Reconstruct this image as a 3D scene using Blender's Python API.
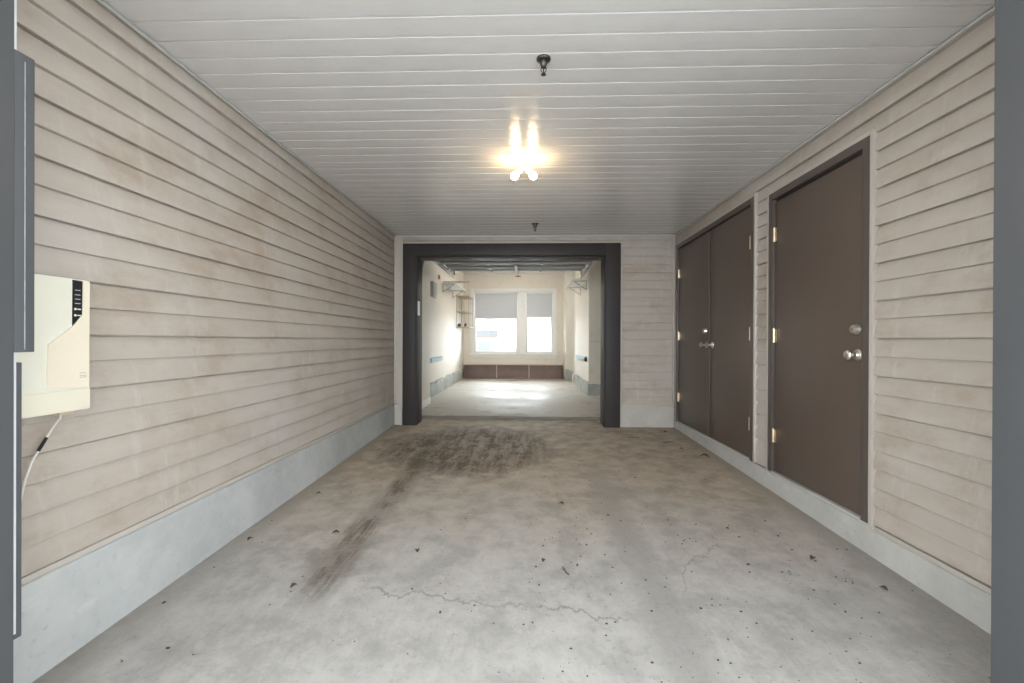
import bpy, bmesh, math, random
from mathutils import Vector, Matrix
R = math.radians
C = bpy.context.scene.collection
random.seed(7)
for o in list(bpy.data.objects): bpy.data.objects.remove(o)

# ------------------------------------------------------------------ camera
EYE = 1.133
def make_camera():
    f, yaw, pit, rol = 440.0, R(1.864), R(-0.1316), R(0.224)
    right = Vector((math.cos(yaw), math.sin(yaw), 0))
    fwd0 = Vector((-math.sin(yaw), math.cos(yaw), 0)); up0 = Vector((0, 0, 1))
    fwd = fwd0*math.cos(pit) + up0*math.sin(pit)
    up = up0*math.cos(pit) - fwd0*math.sin(pit)
    r2 = right*math.cos(rol) + up*math.sin(rol)
    u2 = up*math.cos(rol) - right*math.sin(rol)
    cd = bpy.data.cameras.new('camera'); co = bpy.data.objects.new('camera', cd); C.objects.link(co)
    cd.sensor_width = 36; cd.sensor_fit = 'HORIZONTAL'; cd.lens = f/1024*36; cd.clip_start = .05; cd.clip_end = 500
    m = Matrix((r2, u2, -fwd)).transposed().to_4x4(); m.translation = (0, 0, EYE)
    co.matrix_world = m
    bpy.context.scene.camera = co
make_camera()

# ------------------------------------------------------------------ sky, exposure
SKY = 2.1          # overcast sky
GLOW = 10.0        # bright part of the overcast sky, beyond the rear window
def make_world():
    w = bpy.data.worlds.new('sky'); bpy.context.scene.world = w; w.use_nodes = True
    t = w.node_tree; t.nodes.clear()
    tc = t.nodes.new('ShaderNodeTexCoord')
    d = t.nodes.new('ShaderNodeVectorMath'); d.operation = 'DOT_PRODUCT'
    s = Vector((.25, .80, .50)).normalized(); d.inputs[1].default_value = s
    t.links.new(tc.outputs['Generated'], d.inputs[0])
    mr = t.nodes.new('ShaderNodeMapRange'); mr.interpolation_type = 'SMOOTHSTEP'
    mr.inputs['From Min'].default_value = .35; mr.inputs['From Max'].default_value = 1.0
    mr.inputs['To Min'].default_value = SKY; mr.inputs['To Max'].default_value = GLOW
    t.links.new(d.outputs['Value'], mr.inputs['Value'])
    sx = t.nodes.new('ShaderNodeSeparateXYZ'); t.links.new(tc.outputs['Generated'], sx.inputs[0])
    hz = t.nodes.new('ShaderNodeMapRange'); hz.interpolation_type = 'SMOOTHSTEP'      # hazy sky, brightest above the horizon
    hz.inputs['From Min'].default_value = 0.0; hz.inputs['From Max'].default_value = .55
    hz.inputs['To Min'].default_value = 2.7; hz.inputs['To Max'].default_value = 1.0
    t.links.new(sx.outputs['Z'], hz.inputs['Value'])
    mu = t.nodes.new('ShaderNodeMath'); mu.operation = 'MULTIPLY'
    t.links.new(mr.outputs['Result'], mu.inputs[0]); t.links.new(hz.outputs['Result'], mu.inputs[1])
    bg = t.nodes.new('ShaderNodeBackground'); bg.inputs['Color'].default_value = (.90, .96, 1.0, 1)
    t.links.new(mu.outputs[0], bg.inputs['Strength'])
    out = t.nodes.new('ShaderNodeOutputWorld'); t.links.new(bg.outputs[0], out.inputs[0])
make_world()
vs = bpy.context.scene.view_settings
bpy.context.scene.display_settings.display_device = 'sRGB'
vs.view_transform = 'Standard'; vs.look = 'None'; vs.gamma = 1; vs.use_curve_mapping = False
vs.exposure = 0.96
BULB = 50.0
FILL_TUBE = 30.0  # strength of the added, unseen garage fill lamp

# ------------------------------------------------------------------ node helpers
class G:
    def __init__(s, name):
        s.m = bpy.data.materials.new(name); s.m.use_nodes = True; s.t = s.m.node_tree
        s.b = s.t.nodes['Principled BSDF']; s.pos = None
    def n(s, typ, **kw):
        x = s.t.nodes.new(typ)
        for k, v in kw.items(): setattr(x, k, v)
        return x
    def put(s, sock, v):
        if isinstance(v, bpy.types.NodeSocket): s.t.links.new(v, sock)
        elif isinstance(v, (tuple, list)) and len(v) == 3 and sock.type == 'RGBA': sock.default_value = (*v, 1)
        else: sock.default_value = v
    def P(s):
        if s.pos is None: s.pos = s.n('ShaderNodeTexCoord').outputs['Object']
        return s.pos
    def xyz(s):
        x = s.n('ShaderNodeSeparateXYZ'); s.put(x.inputs[0], s.P()); return x.outputs
    def ma(s, op, a, b=0.0, c=0.0, clamp=False):
        x = s.n('ShaderNodeMath', operation=op, use_clamp=clamp)
        s.put(x.inputs[0], a); s.put(x.inputs[1], b); s.put(x.inputs[2], c); return x.outputs[0]
    def noise(s, scale, detail=4, rough=.55, vec=(1, 1, 1), off=(0, 0, 0)):
        mp = s.n('ShaderNodeMapping'); s.put(mp.inputs[0], s.P())
        mp.inputs['Scale'].default_value = vec; mp.inputs['Location'].default_value = off
        x = s.n('ShaderNodeTexNoise'); s.put(x.inputs['Vector'], mp.outputs[0])
        x.inputs['Scale'].default_value = scale; x.inputs['Detail'].default_value = detail; x.inputs['Roughness'].default_value = rough
        return x.outputs['Fac']
    def ss(s, v, a, b, lo=0.0, hi=1.0):       # smoothstep remap
        x = s.n('ShaderNodeMapRange', interpolation_type='SMOOTHSTEP', clamp=True)
        inv = a > b
        s.put(x.inputs['Value'], v); s.put(x.inputs['From Min'], b if inv else a); s.put(x.inputs['From Max'], a if inv else b)
        s.put(x.inputs['To Min'], hi if inv else lo); s.put(x.inputs['To Max'], lo if inv else hi)
        return x.outputs['Result']
    def mix(s, f, a, b, mode='MIX'):
        x = s.n('ShaderNodeMix', data_type='RGBA', blend_type=mode, clamp_factor=True)
        s.put(x.inputs['Factor'], f); s.put(x.inputs['A'] if 0 else x.inputs[6], a); s.put(x.inputs[7], b)
        return x.outputs[2]
    def bump(s, h, strength=.3, dist=.01):
        x = s.n('ShaderNodeBump'); x.inputs['Strength'].default_value = strength; x.inputs['Distance'].default_value = dist
        s.put(x.inputs['Height'], h); s.put(s.b.inputs['Normal'], x.outputs[0])
    def done(s, col, rough=.5, metal=0.0, spec=.5):
        s.put(s.b.inputs['Base Color'], col); s.put(s.b.inputs['Roughness'], rough)
        s.put(s.b.inputs['Metallic'], metal); s.put(s.b.inputs['Specular IOR Level'], spec)
        return s.m

def paint(name, col, rough=.5, metal=0.0, var=.08, scale=9.0, spec=.5, bump=0.0):
    g = G(name); n = g.noise(scale, 5)
    lo = tuple(c*(1-var) for c in col); hi = tuple(min(1, c*(1+var)) for c in col)
    if bump: g.bump(g.noise(220, 3), bump, .002)
    return g.done(g.mix(n, lo, hi), rough, metal, spec)

def glow(name, col, strength):
    g = G(name); g.b.inputs['Emission Color'].default_value = (*col, 1); g.b.inputs['Emission Strength'].default_value = strength
    return g.done(col, .4)

def siding_mat():
    g = G('vinyl_siding')
    big = g.noise(.8, 6, .6); fine = g.noise(3, 6, .65, (1, 1, 5)); grain = g.noise(14, 6, .65, (.25, .25, 9)); drip = g.noise(5, 6, .7, (2.4, 2.4, .35))
    base = g.mix(fine, (.382, .330, .280), (.485, .434, .382))
    grime = g.ma('MULTIPLY', g.ss(g.noise(2.6, 7, .68, (1, 1, 1.6)), .45, .70), .55)
    col = g.mix(grime, base, (.31, .242, .18))
    col = g.mix(g.ma('MULTIPLY', g.ss(big, .45, .7), .45), col, (.50, .49, .475))
    col = g.mix(g.ss(drip, .54, .70, 0, .32), col, (.55, .525, .49))
    col = g.mix(g.ss(grain, .55, .75, 0, .16), col, (.30, .26, .22))
    g.bump(grain, .22, .004)
    return g.done(col, .52, 0, .4)

def soffit_mat():
    g = G('vinyl_soffit'); n = g.noise(2, 5); grain = g.noise(40, 4, .6, (.22, 5, 1)); dust = g.noise(9, 7, .7, (.5, 2, 1))
    g.bump(grain, .30, .002)
    return g.done(g.mix(g.ss(dust, .5, .72, 0, .4), g.mix(n, (.63, .615, .60), (.69, .675, .66)), (.55, .53, .505)), .21, 0, .6)

def curb_mat(name, a, b):
    g = G(name); n = g.ss(g.noise(2.4, 9, .66), .2, .8); f = g.noise(26, 6, .7)
    col = g.mix(n, a, b)
    col = g.mix(g.ma('MULTIPLY', g.ss(f, .56, .72), .30), col, (.20, .20, .19))
    col = g.mix(g.ma('MULTIPLY', g.ss(g.noise(5, 6, .6, (1, 1, 2), (3, 1, 0)), .60, .72), .4), col, (.56, .55, .50))
    g.bump(f, .25, .004)
    return g.done(col, .8, 0, .25)

def floor_mat():
    g = G('worn_concrete'); X, Y, Z = g.xyz()
    n1 = g.noise(.9, 8, .62); n2 = g.noise(5.5, 8, .65); n3 = g.noise(45, 5, .7)
    streak = g.noise(1.0, 8, .7, (11, 1.7, 1)); streak2 = g.noise(1.0, 6, .65, (34, 2.2, 1), (4, 2, 0))
    fine = g.noise(9, 8, .72, (2.2, .8, 1), (1, 7, 0)); fine2 = g.noise(30, 7, .78)
    col = g.mix(n1, (.372, .362, .345), (.545, .532, .510))
    col = g.mix(g.ss(fine, .48, .68, 0, .30), col, (.31, .295, .275)); col = g.mix(g.ss(fine, .48, .32, 0, .30), col, (.63, .62, .60))
    col = g.mix(g.ss(fine2, .52, .66, 0, .42), col, (.28, .27, .26))
    col = g.mix(g.ss(n2, .42, .72, 0, .55), col, (.59, .58, .56))
    col = g.mix(g.ss(n2, .52, .34, 0, .38), col, (.29, .285, .275))
    # brown dirt film, tracked in from the garage, warm bulb light painted into it
    yy = g.ma('ADD', Y, g.ma('MULTIPLY', g.ma('SUBTRACT', n1, .5), 2.6))
    far = g.ss(yy, 1.9, 4.4, 0, .86)
    col = g.mix(far, col, g.mix(g.ss(n2, .3, .7), (.36, .285, .205), (.585, .495, .385)))
    # oil and mud stains
    dark = (.085, .060, .040)
    ex = g.ma('DIVIDE', g.ma('ADD', X, .62), .95); ey = g.ma('DIVIDE', g.ma('SUBTRACT', Y, 4.75), .95)
    r2 = g.ma('ADD', g.ma('MULTIPLY', ex, ex), g.ma('MULTIPLY', ey, ey))
    r2 = g.ma('ADD', r2, g.ma('MULTIPLY', g.ma('SUBTRACT', n2, .5), 1.6))
    body = g.ss(r2, 1.35, .5)
    stain = g.ma('MULTIPLY', body, g.ss(g.ma('ADD', g.ma('ADD', g.ma('MULTIPLY', streak, .6), g.ma('MULTIPLY', n2, .6)), g.ma('MULTIPLY', fine2, .4)), .67, .90, .10, .90))
    col = g.mix(stain, col, dark)
    # left wheel track
    wob = g.ma('MULTIPLY', g.ma('SUBTRACT', n1, .5), .35)
    dx = g.ma('ABSOLUTE', g.ma('ADD', g.ma('ADD', X, 1.02), wob))
    along = g.ma('MULTIPLY', g.ss(Y, 1.85, 2.25), g.ss(Y, 5.2, 4.2))
    tr = g.ma('MULTIPLY', g.ma('MULTIPLY', g.ss(dx, .145, .02), along), g.ss(g.ma('ADD', n2, g.ma('MULTIPLY', fine2, .3)), .50, .72, .15, .90))
    tr = g.ma('MULTIPLY', tr, g.ss(streak2, .36, .60, .55, 1))
    col = g.mix(tr, col, (.125, .095, .070))
    # left patch by the near end of that track
    px = g.ma('DIVIDE', g.ma('ADD', X, 1.02), .22); py = g.ma('DIVIDE', g.ma('SUBTRACT', Y, 2.40), .30)
    pr = g.ma('ADD', g.ma('ADD', g.ma('MULTIPLY', px, px), g.ma('MULTIPLY', py, py)), g.ma('MULTIPLY', g.ma('SUBTRACT', n2, .5), 2.4))
    col = g.mix(g.ma('MULTIPLY', g.ss(pr, 1.0, .0), .35), col, (.16, .13, .105))
    # right wheel track
    dr = g.ma('ABSOLUTE', g.ma('ADD', g.ma('SUBTRACT', X, .62), g.ma('MULTIPLY', wob, .5)))
    col = g.mix(g.ma('MULTIPLY', g.ss(dr, .17, .02), g.ma('MULTIPLY', g.ss(Y, 4.6, 3.4), g.ss(n2, .3, .6, .12, .48))), col, (.25, .24, .225))
    # scraped light streaks running out of the garage
    sc = g.ma('MULTIPLY', g.ss(streak2, .58, .68), g.ma('MULTIPLY', g.ss(Y, 3.3, 4.4), g.ss(n1, .4, .6)))
    col = g.mix(g.ma('MULTIPLY', sc, .38), col, (.50, .455, .39))
    # cracks
    wig = g.ma('MULTIPLY', g.ma('SUBTRACT', g.noise(3.2, 9, .7, (1, .2, 1)), .5), .50)
    c1 = g.ma('ABSOLUTE', g.ma('SUBTRACT', Y, g.ma('ADD', g.ma('ADD', g.ma('MULTIPLY', X, -.14), 2.03), wig)))
    m1 = g.ma('MULTIPLY', g.ss(c1, .013, .002), g.ma('MULTIPLY', g.ss(X, -.85, -.7), g.ss(X, .55, .35)))
    col = g.mix(g.ma('MULTIPLY', m1, g.ss(n2, .35, .55, .1, .55)), col, (.17, .14, .11))
    c2 = g.ma('ABSOLUTE', g.ma('SUBTRACT', X, g.ma('ADD', g.ma('ADD', g.ma('MULTIPLY', Y, .77), -.94), wig)))
    m2 = g.ma('MULTIPLY', g.ss(c2, .010, .002), g.ma('MULTIPLY', g.ss(Y, 2.1, 2.2), g.ss(Y, 2.8, 2.6)))
    col = g.mix(g.ma('MULTIPLY', m2, .5), col, (.22, .19, .16))
    # grime where the slab meets the kerbs
    ed = g.ma('MAXIMUM', g.ss(X, -1.55, -1.77), g.ss(X, 1.72, 1.95))
    col = g.mix(g.ma('MULTIPLY', ed, g.ss(n2, .35, .6, .12, .6)), col, (.22, .19, .155))
    # pits and droplets
    v = g.n('ShaderNodeTexVoronoi'); g.put(v.inputs['Vector'], g.P()); v.inputs['Scale'].default_value = 24
    rnd = g.n('ShaderNodeSeparateColor'); g.put(rnd.inputs[0], v.outputs['Color'])
    sp = g.ma('MULTIPLY', g.ss(v.outputs['Distance'], .11, .05), g.ma('GREATER_THAN', rnd.outputs[0], .80))
    col = g.mix(g.ma('MULTIPLY', sp, .6), col, (.12, .10, .085))
    col = g.mix(g.ss(n3, .58, .72, 0, .42), col, (.19, .175, .16))
    g.bump(g.ma('ADD', n3, n2), .22, .008)
    return g.done(col, g.ss(n1, .3, .7, .62, .82), 0, .35)

def garage_floor_mat():
    g = G('garage_concrete'); X, Y, Z = g.xyz(); n1 = g.noise(.9, 7, .6, (1, .8, 1), (2, 5, 0)); n2 = g.noise(3.2, 9, .68, (1, 1, 1))
    col = g.mix(n1, (.44, .41, .365), (.61, .58, .53))
    col = g.mix(g.ss(n2, .53, .66, 0, .55), col, (.25, .21, .165))
    crack = g.ma('ABSOLUTE', g.ma('SUBTRACT', Y, g.ma('ADD', 9.6, g.ma('MULTIPLY', g.ma('SUBTRACT', n2, .5), .2))))
    col = g.mix(g.ss(crack, .035, .008, 0, .6), col, (.24, .20, .16))
    col = g.mix(g.ss(Y, 6.33, 6.285, 0, .8), col, (.10, .08, .06))
    return g.done(col, g.ss(n1, .35, .65, .45, .70), 0, .32)

def interior_mat():
    g = G('garage_wall_paint'); n = g.noise(1.4, 6); f = g.noise(9, 5, .6, (1, 1, .3))
    col = g.mix(n, (.74, .685, .60), (.81, .765, .69))
    return g.done(g.mix(g.ss(f, .56, .7, 0, .3), col, (.62, .53, .42)), .6, 0, .35)

def post_mat():
    g = G('slate_grey_paint'); n = g.noise(3, 5); chips = g.noise(11, 5, .6, (1, 1, 1), (3, 3, 1))
    g.bump(g.noise(220, 3), .08, .002)
    col = g.mix(n, (.070, .072, .076), (.083, .086, .091))
    return g.done(g.mix(g.ss(chips, .735, .76, 0, .7), col, (.42, .43, .44)), .5, 0, .4)

def glass_mat():
    g = G('window_glass'); t = g.t
    tr = g.n('ShaderNodeBsdfTransparent'); tr.inputs[0].default_value = (.95, .97, .96, 1)
    gl = g.n('ShaderNodeBsdfGlossy'); gl.inputs['Roughness'].default_value = .02
    fr = g.n('ShaderNodeFresnel'); fr.inputs['IOR'].default_value = 1.45
    mx = g.n('ShaderNodeMixShader'); g.put(mx.inputs[0], fr.outputs[0]); g.put(mx.inputs[1], tr.outputs[0]); g.put(mx.inputs[2], gl.outputs[0])
    g.put(t.nodes['Material Output'].inputs[0], mx.outputs[0]); return g.m

def blind_mat():
    g = G('roller_blind_fabric'); n = g.noise(60, 3)
    df = g.n('ShaderNodeBsdfDiffuse'); g.put(df.inputs[0], g.mix(n, (.60, .60, .61), (.66, .66, .67)))
    tl = g.n('ShaderNodeBsdfTranslucent'); tl.inputs[0].default_value = (.60, .61, .63, 1)
    mx = g.n('ShaderNodeMixShader'); mx.inputs[0].default_value = .16
    g.put(mx.inputs[1], df.outputs[0]); g.put(mx.inputs[2], tl.outputs[0])
    g.put(g.t.nodes['Material Output'].inputs[0], mx.outputs[0]); return g.m

def brick_mat():
    g = G('brick'); b = g.n('ShaderNodeTexBrick')
    mp = g.n('ShaderNodeMapping'); g.put(mp.inputs[0], g.P()); mp.inputs['Rotation'].default_value = (R(90), 0, 0)
    g.put(b.inputs['Vector'], mp.outputs[0]); b.inputs['Scale'].default_value = 4
    b.inputs['Color1'].default_value = (.30, .22, .18, 1); b.inputs['Color2'].default_value = (.36, .27, .23, 1); b.inputs['Mortar'].default_value = (.5, .46, .42, 1)
    return g.done(b.outputs['Color'], .85)

M = dict(
    siding=siding_mat(), soffit=soffit_mat(), floor=floor_mat(), gfloor=garage_floor_mat(), inner=interior_mat(),
    curbL=curb_mat('kerb_concrete', (.35, .358, .355), (.49, .50, .492)),
    curbR=curb_mat('painted_kerb_concrete', (.38, .37, .345), (.50, .49, .46)),
    curbB=curb_mat('footing_concrete', (.40, .375, .34), (.50, .475, .43)),
    curbG=curb_mat('rough_footing', (.30, .31, .28), (.55, .57, .56)),
    trim=paint('vinyl_trim', (.45, .408, .362), .45, var=.05), soffit_trim=paint('soffit_trim', (.46, .45, .435), .4, var=.04),
    brown=paint('brown_door_paint', (.098, .073, .058), .36, var=.07, scale=5, bump=.05),
    brownframe=paint('brown_frame_paint', (.088, .070, .062), .38, var=.06),
    casing=paint('charcoal_casing_paint', (.036, .030, .030), .5, var=.10, scale=4, spec=.25),
    post=post_mat(),
    postedge=paint('worn_white_edge', (.52, .53, .54), .5), wornedge=paint('scuffed_edge', (.26, .27, .28), .6, var=.5, scale=30), black=paint('black_plastic', (.012, .014, .017), .35),
    shade_keyhole=paint('black_shade_keyhole', (.01, .009, .009), .8), nickel=paint('satin_nickel', (.80, .76, .69), .36, 1, var=.05),  # the black serves painted shade above the doors, and keyholes
    brass=paint('worn_brass', (.70, .58, .42), .35, 1, var=.12, scale=60), bronze=paint('dark_bronze', (.095, .088, .078), .35, .85, var=.2, scale=40),
    steel=paint('galvanised_steel', (.42, .43, .44), .38, .8, var=.15, scale=30), cream=paint('cream_plastic', (.70, .655, .53), .42, var=.03),
    creamw=paint('warm_cream_plastic', (.70, .625, .50), .42, var=.03), creaml=paint('pale_cream_plastic', (.68, .66, .56), .42, var=.03),
    white=paint('white_paint', (.86, .85, .825), .45, var=.03), whitep=paint('white_plastic', (.80, .80, .78), .4, var=.02),
    doorsteel=paint('grey_door_panel', (.095, .098, .105), .45, .2, var=.06), rib=paint('door_rib_steel', (.74, .74, .73), .4, .1, var=.06),
    glass=glass_mat(), blind=blind_mat(), tan=paint('bare_pine', (.56, .45, .32), .6, var=.18, scale=14),
    benchb=paint('brown_stained_board', (.20, .14, .115), .5, var=.25, scale=6), benchl=paint('pale_bench_edge', (.62, .53, .43), .5, var=.05),
    foam=paint('light_blue_foam', (.52, .66, .72), .75, var=.06), greybox=paint('grey_enamel', (.36, .37, .35), .5, var=.06),
    rust=paint('rusty_red', (.30, .085, .045), .5, var=.2), led=glow('pale_lamp', (.75, .68, .58), .02),
    bulb=glow('lit_bulb', (1, .72, .40), BULB), tube=glow('added_fill_tube', (1, .95, .88), FILL_TUBE), porcelain=paint('white_porcelain', (.80, .78, .72), .3, var=.03),
    cable=paint('grey_white_cable', (.62, .60, .56), .5, var=.05), leaf=paint('dry_brown_leaf', (.085, .062, .045), .75, var=.4, scale=30),
    twig=paint('dry_twig', (.115, .085, .06), .8, var=.3, scale=30), grit=paint('dark_grit', (.075, .062, .052), .85, var=.3, scale=50),
    drive=paint('driveway_asphalt', (.46, .455, .44), .9, var=.15, scale=2), street=paint('street_concrete', (.50, .50, .49), .9, var=.1, scale=1),
    facade=paint('off_white_cladding', (.62, .61, .58), .8, var=.04, scale=.5), roofgrey=paint('grey_shingles', (.19, .19, .20), .8, var=.2, scale=8),
    brick=brick_mat(), farglass=paint('dark_window_glass', (.20, .22, .235), .15, var=.1), outer=paint('added_storey_cladding', (.50, .46, .42), .6, var=.05),
)

# ------------------------------------------------------------------ mesh helpers
class MB:
    def __init__(s): s.bm = bmesh.new()
    def box(s, x0, x1, y0, y1, z0, z1, bev=0.0):
        if x0 > x1: x0, x1 = x1, x0
        if y0 > y1: y0, y1 = y1, y0
        t = bmesh.new(); r = bmesh.ops.create_cube(t, size=1)
        for v in t.verts: v.co = Vector(((x0+x1)/2+v.co.x*(x1-x0), (y0+y1)/2+v.co.y*(y1-y0), (z0+z1)/2+v.co.z*(z1-z0)))
        if bev: bmesh.ops.bevel(t, geom=t.edges[:], offset=bev, segments=2, profile=.6, affect='EDGES')
        s._merge(t); return s
    def _merge(s, t):
        me = bpy.data.meshes.new('tmp'); t.to_mesh(me); t.free(); s.bm.from_mesh(me); bpy.data.meshes.remove(me)
    def lathe(s, prof, origin, axis=(0, 0, 1), seg=24):      # prof: (radius, height) pairs along axis
        ax = Vector(axis).normalized(); q = Vector((0, 0, 1)).rotation_difference(ax); o = Vector(origin); rings = []
        for r, h in prof:
            rings.append([s.bm.verts.new(o + q @ Vector((max(r, 1e-5)*math.cos(2*math.pi*k/seg), max(r, 1e-5)*math.sin(2*math.pi*k/seg), h))) for k in range(seg)])
        for a, b in zip(rings, rings[1:]):
            for k in range(seg): s.bm.faces.new((a[k], a[(k+1) % seg], b[(k+1) % seg], b[k]))
        s.bm.faces.new(rings[0][::-1]); s.bm.faces.new(rings[-1]); return s
    def tube(s, pts, rad, seg=10):
        pts = [Vector(p) for p in pts]; rings = []; n = len(pts); up = None
        rads = rad if isinstance(rad, (list, tuple)) else [rad]*n
        for i, p in enumerate(pts):
            d = (pts[min(i+1, n-1)]-pts[max(i-1, 0)]).normalized()
            if up is None: up = d.orthogonal().normalized()
            up = (up - d*up.dot(d)).normalized(); w = d.cross(up)
            rings.append([s.bm.verts.new(p + (up*math.cos(2*math.pi*k/seg)+w*math.sin(2*math.pi*k/seg))*rads[i]) for k in range(seg)])
        for a, b in zip(rings, rings[1:]):
            for k in range(seg): s.bm.faces.new((a[k], a[(k+1) % seg], b[(k+1) % seg], b[k]))
        s.bm.faces.new(rings[0][::-1]); s.bm.faces.new(rings[-1]); return s
    def prism(s, poly, vec):                                  # closed polygon swept along vec
        a = [s.bm.verts.new(Vector(p)) for p in poly]; b = [s.bm.verts.new(Vector(p)+Vector(vec)) for p in poly]; n = len(a)
        s.bm.faces.new(a[::-1]); s.bm.faces.new(b)
        for k in range(n): s.bm.faces.new((a[k], a[(k+1) % n], b[(k+1) % n], b[k]))
        return s
    def strip(s, prof, vec):                                  # open profile swept along vec
        a = [s.bm.verts.new(Vector(p)) for p in prof]; b = [s.bm.verts.new(Vector(p)+Vector(vec)) for p in prof]
        for k in range(len(a)-1): s.bm.faces.new((a[k], a[k+1], b[k+1], b[k]))
        return s
    def ball(s, c, r, sc=(1, 1, 1), sub=2):
        t = bmesh.new(); bmesh.ops.create_icosphere(t, subdivisions=sub, radius=1)
        for v in t.verts: v.co = Vector((c[0]+v.co.x*r*sc[0], c[1]+v.co.y*r*sc[1], c[2]+v.co.z*r*sc[2]))
        s._merge(t); return s
    def build(s, name, mat, parent=None, origin=None, smooth=35, recalc=True):
        if recalc: bmesh.ops.recalc_face_normals(s.bm, faces=s.bm.faces[:])
        me = bpy.data.meshes.new(name); s.bm.to_mesh(me); s.bm.free()
        o = bpy.data.objects.new(name, me); C.objects.link(o); me.materials.append(M[mat] if isinstance(mat, str) else mat)
        if parent is not None:
            off = parent.matrix_world.translation.copy() if parent.parent is None else W(parent)
            o.parent = parent; me.transform(Matrix.Translation(-W(parent)))
        elif origin is not None:
            me.transform(Matrix.Translation(-Vector(origin))); o.location = origin
        me.shade_smooth(); me.set_sharp_from_angle(angle=R(smooth))
        return o
def W(o):
    v = Vector(o.location)
    while o.parent: o = o.parent; v += Vector(o.location)
    return v
def tag(o, label, cat, group=None, kind=None):
    o['label'] = label; o['category'] = cat
    if group: o['group'] = group
    if kind: o['kind'] = kind
    return o
def empty(name, loc, label, cat, group=None, kind=None):
    o = bpy.data.objects.new(name, None); C.objects.link(o); o.location = loc; o.empty_display_size = .1
    return tag(o, label, cat, group, kind)
def copy_thing(root):
    r = root.copy(); C.objects.link(r)
    for ch in list(root.children):
        c = ch.copy(); C.objects.link(c); c.parent = r
        for gch in ch.children:
            d = gch.copy(); C.objects.link(d); d.parent = c
    return r
def B(*a, bev=0.0): return MB().box(*a, bev=bev)

# ------------------------------------------------------------------ dimensions
XL, XR, D, ZC = -1.767, 1.954, 5.84, 2.536
def fz(y): return -.132 + .0227*y
GY, GZ, GE, GC = 6.27, .045, 12.75, 3.06      # garage floor front edge, floor height, rear wall, ceiling
OX0, OX1, OZ = -1.45, 1.025, 2.25             # garage opening
Y0L, Y0R = 1.25, 1.45                         # front ends of the side walls

# ------------------------------------------------------------------ floors and ground
m = MB()
m.prism([(-2.2, .95, fz(.95)), (-2.2, GY, fz(GY)), (-2.2, GY, -.5), (-2.2, .95, -.5)], (4.4, 0, 0))
tag(m.build('floor', 'floor'), 'worn grey concrete carport slab with brown stains and wheel tracks', 'floor', kind='structure')
m = B(-2.2, 2.2, GY, 13.0, -.5, GZ, bev=.003)
tag(m.build('floor_garage', 'gfloor'), 'pale smooth concrete floor inside the open garage', 'floor', kind='structure')
m = MB(); m.prism([(-14, -14, -.45), (-14, .95, fz(.95)-.004), (-14, .95, -.8), (-14, -14, -.8)], (28, 0, 0))
tag(m.build('driveway', 'drive'), 'grey driveway in front of the carport', 'driveway', kind='structure')
m = B(-60, 60, 13.0, 75, -.5, -.15)
tag(m.build('street', 'street'), 'pale street outside the rear garage window', 'street', kind='structure')

# ------------------------------------------------------------------ siding
def lap_profile(z0, z1, start, pitch, par=0):
    """(depth, z) points of lap siding, bottom lips proud of tops; clipped to z0..z1"""
    pts = []; k = int(math.floor((z0-start)/pitch))
    while start + k*pitch < z1:
        a = start + k*pitch; b = a + pitch; L1 = .022
        if (k+par) % 2 == 0: seg = [(-.006, a), (L1-.0025, a), (L1-.002, a-.002), (L1, a+.001), (L1, a+.005)]      # interlock between two panels
        else: seg = [(.001, a), (L1-.003, a+.0005), (L1-.001, a+.003)]                                              # formed step in the middle of a panel
        seg += [(L1*.84, a+.035), (L1*.58, a+.070)]
        seg += [(.001, b-.004), (.001, b)] if (k+par) % 2 == 0 else [(.001, b-.008), (-.006, b-.008), (-.006, b)]
        pts += [p for p in seg if z0 <= p[1] <= z1]; k += 1
    f = pts[0]; pts.insert(0, (f[0], z0)); pts.append((pts[-1][0], z1)); pts.insert(0, (-.006, z0)); pts.append((-.006, z1))
    return pts
def lap_x(m, xw, sgn, y0, y1, z0, z1, start, pitch, par=0):        # wall at x = xw (outermost lip), facing sgn
    base = xw - sgn*.022
    prof = [(base + sgn*d, y0, z) for d, z in lap_profile(z0, z1, start, pitch, par)]
    m.strip(prof, (0, y1-y0, 0))
def lap_y(m, yw, x0, x1, z0, z1, start, pitch):             # wall at y = yw facing -Y
    base = yw + .022
    prof = [(x0, base - d, z) for d, z in lap_profile(z0, z1, start, pitch)]
    m.strip(prof, (x1-x0, 0, 0))

SL, SR = .284, .088
SR0, SRP = .1075 - .1048, .1048
m = MB(); m.box(XL-.20, XL-.029, Y0L, 6.09, -.2, 2.7); lap_x(m, XL, 1, Y0L, D, SL, ZC, SL, .1083)
tag(m.build('wall_left', 'siding'), 'long left carport wall of taupe lap siding', 'wall', kind='structure')
m = MB(); m.box(XR+.05, XR+.22, Y0R, 6.09, -.2, 2.7); m.box(XR+.029, XR+.05, Y0R, 2.562, .03, 2.6); m.box(XR+.029, XR+.05, 3.606, 3.836, .03, 2.6)
m.box(XR+.029, XR+.05, 2.562, 3.606, 2.309, 2.6); m.box(XR+.029, XR+.05, 3.836, 6.09, 2.379, 2.6)
for y0, y1, z0, z1 in ((Y0R, 2.537, SR, ZC), (3.631, 3.811, SR, ZC), (2.537, 3.631, 2.333, ZC), (3.811, D, 2.403, ZC)):
    lap_x(m, XR, -1, y0, y1, z0, z1, SR0, SRP, 1)
tag(m.build('wall_right', 'siding'), 'right carport wall of taupe lap siding around the brown doors', 'wall', kind='structure')
m = MB()
m.box(XL-.016, -1.60, D+.029, 6.1, .0, 2.7); m.box(1.19, XR+.05, D+.029, 6.1, .0, 2.7); m.box(-1.60, 1.19, D+.029, 6.1, 2.36, 2.7)
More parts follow.
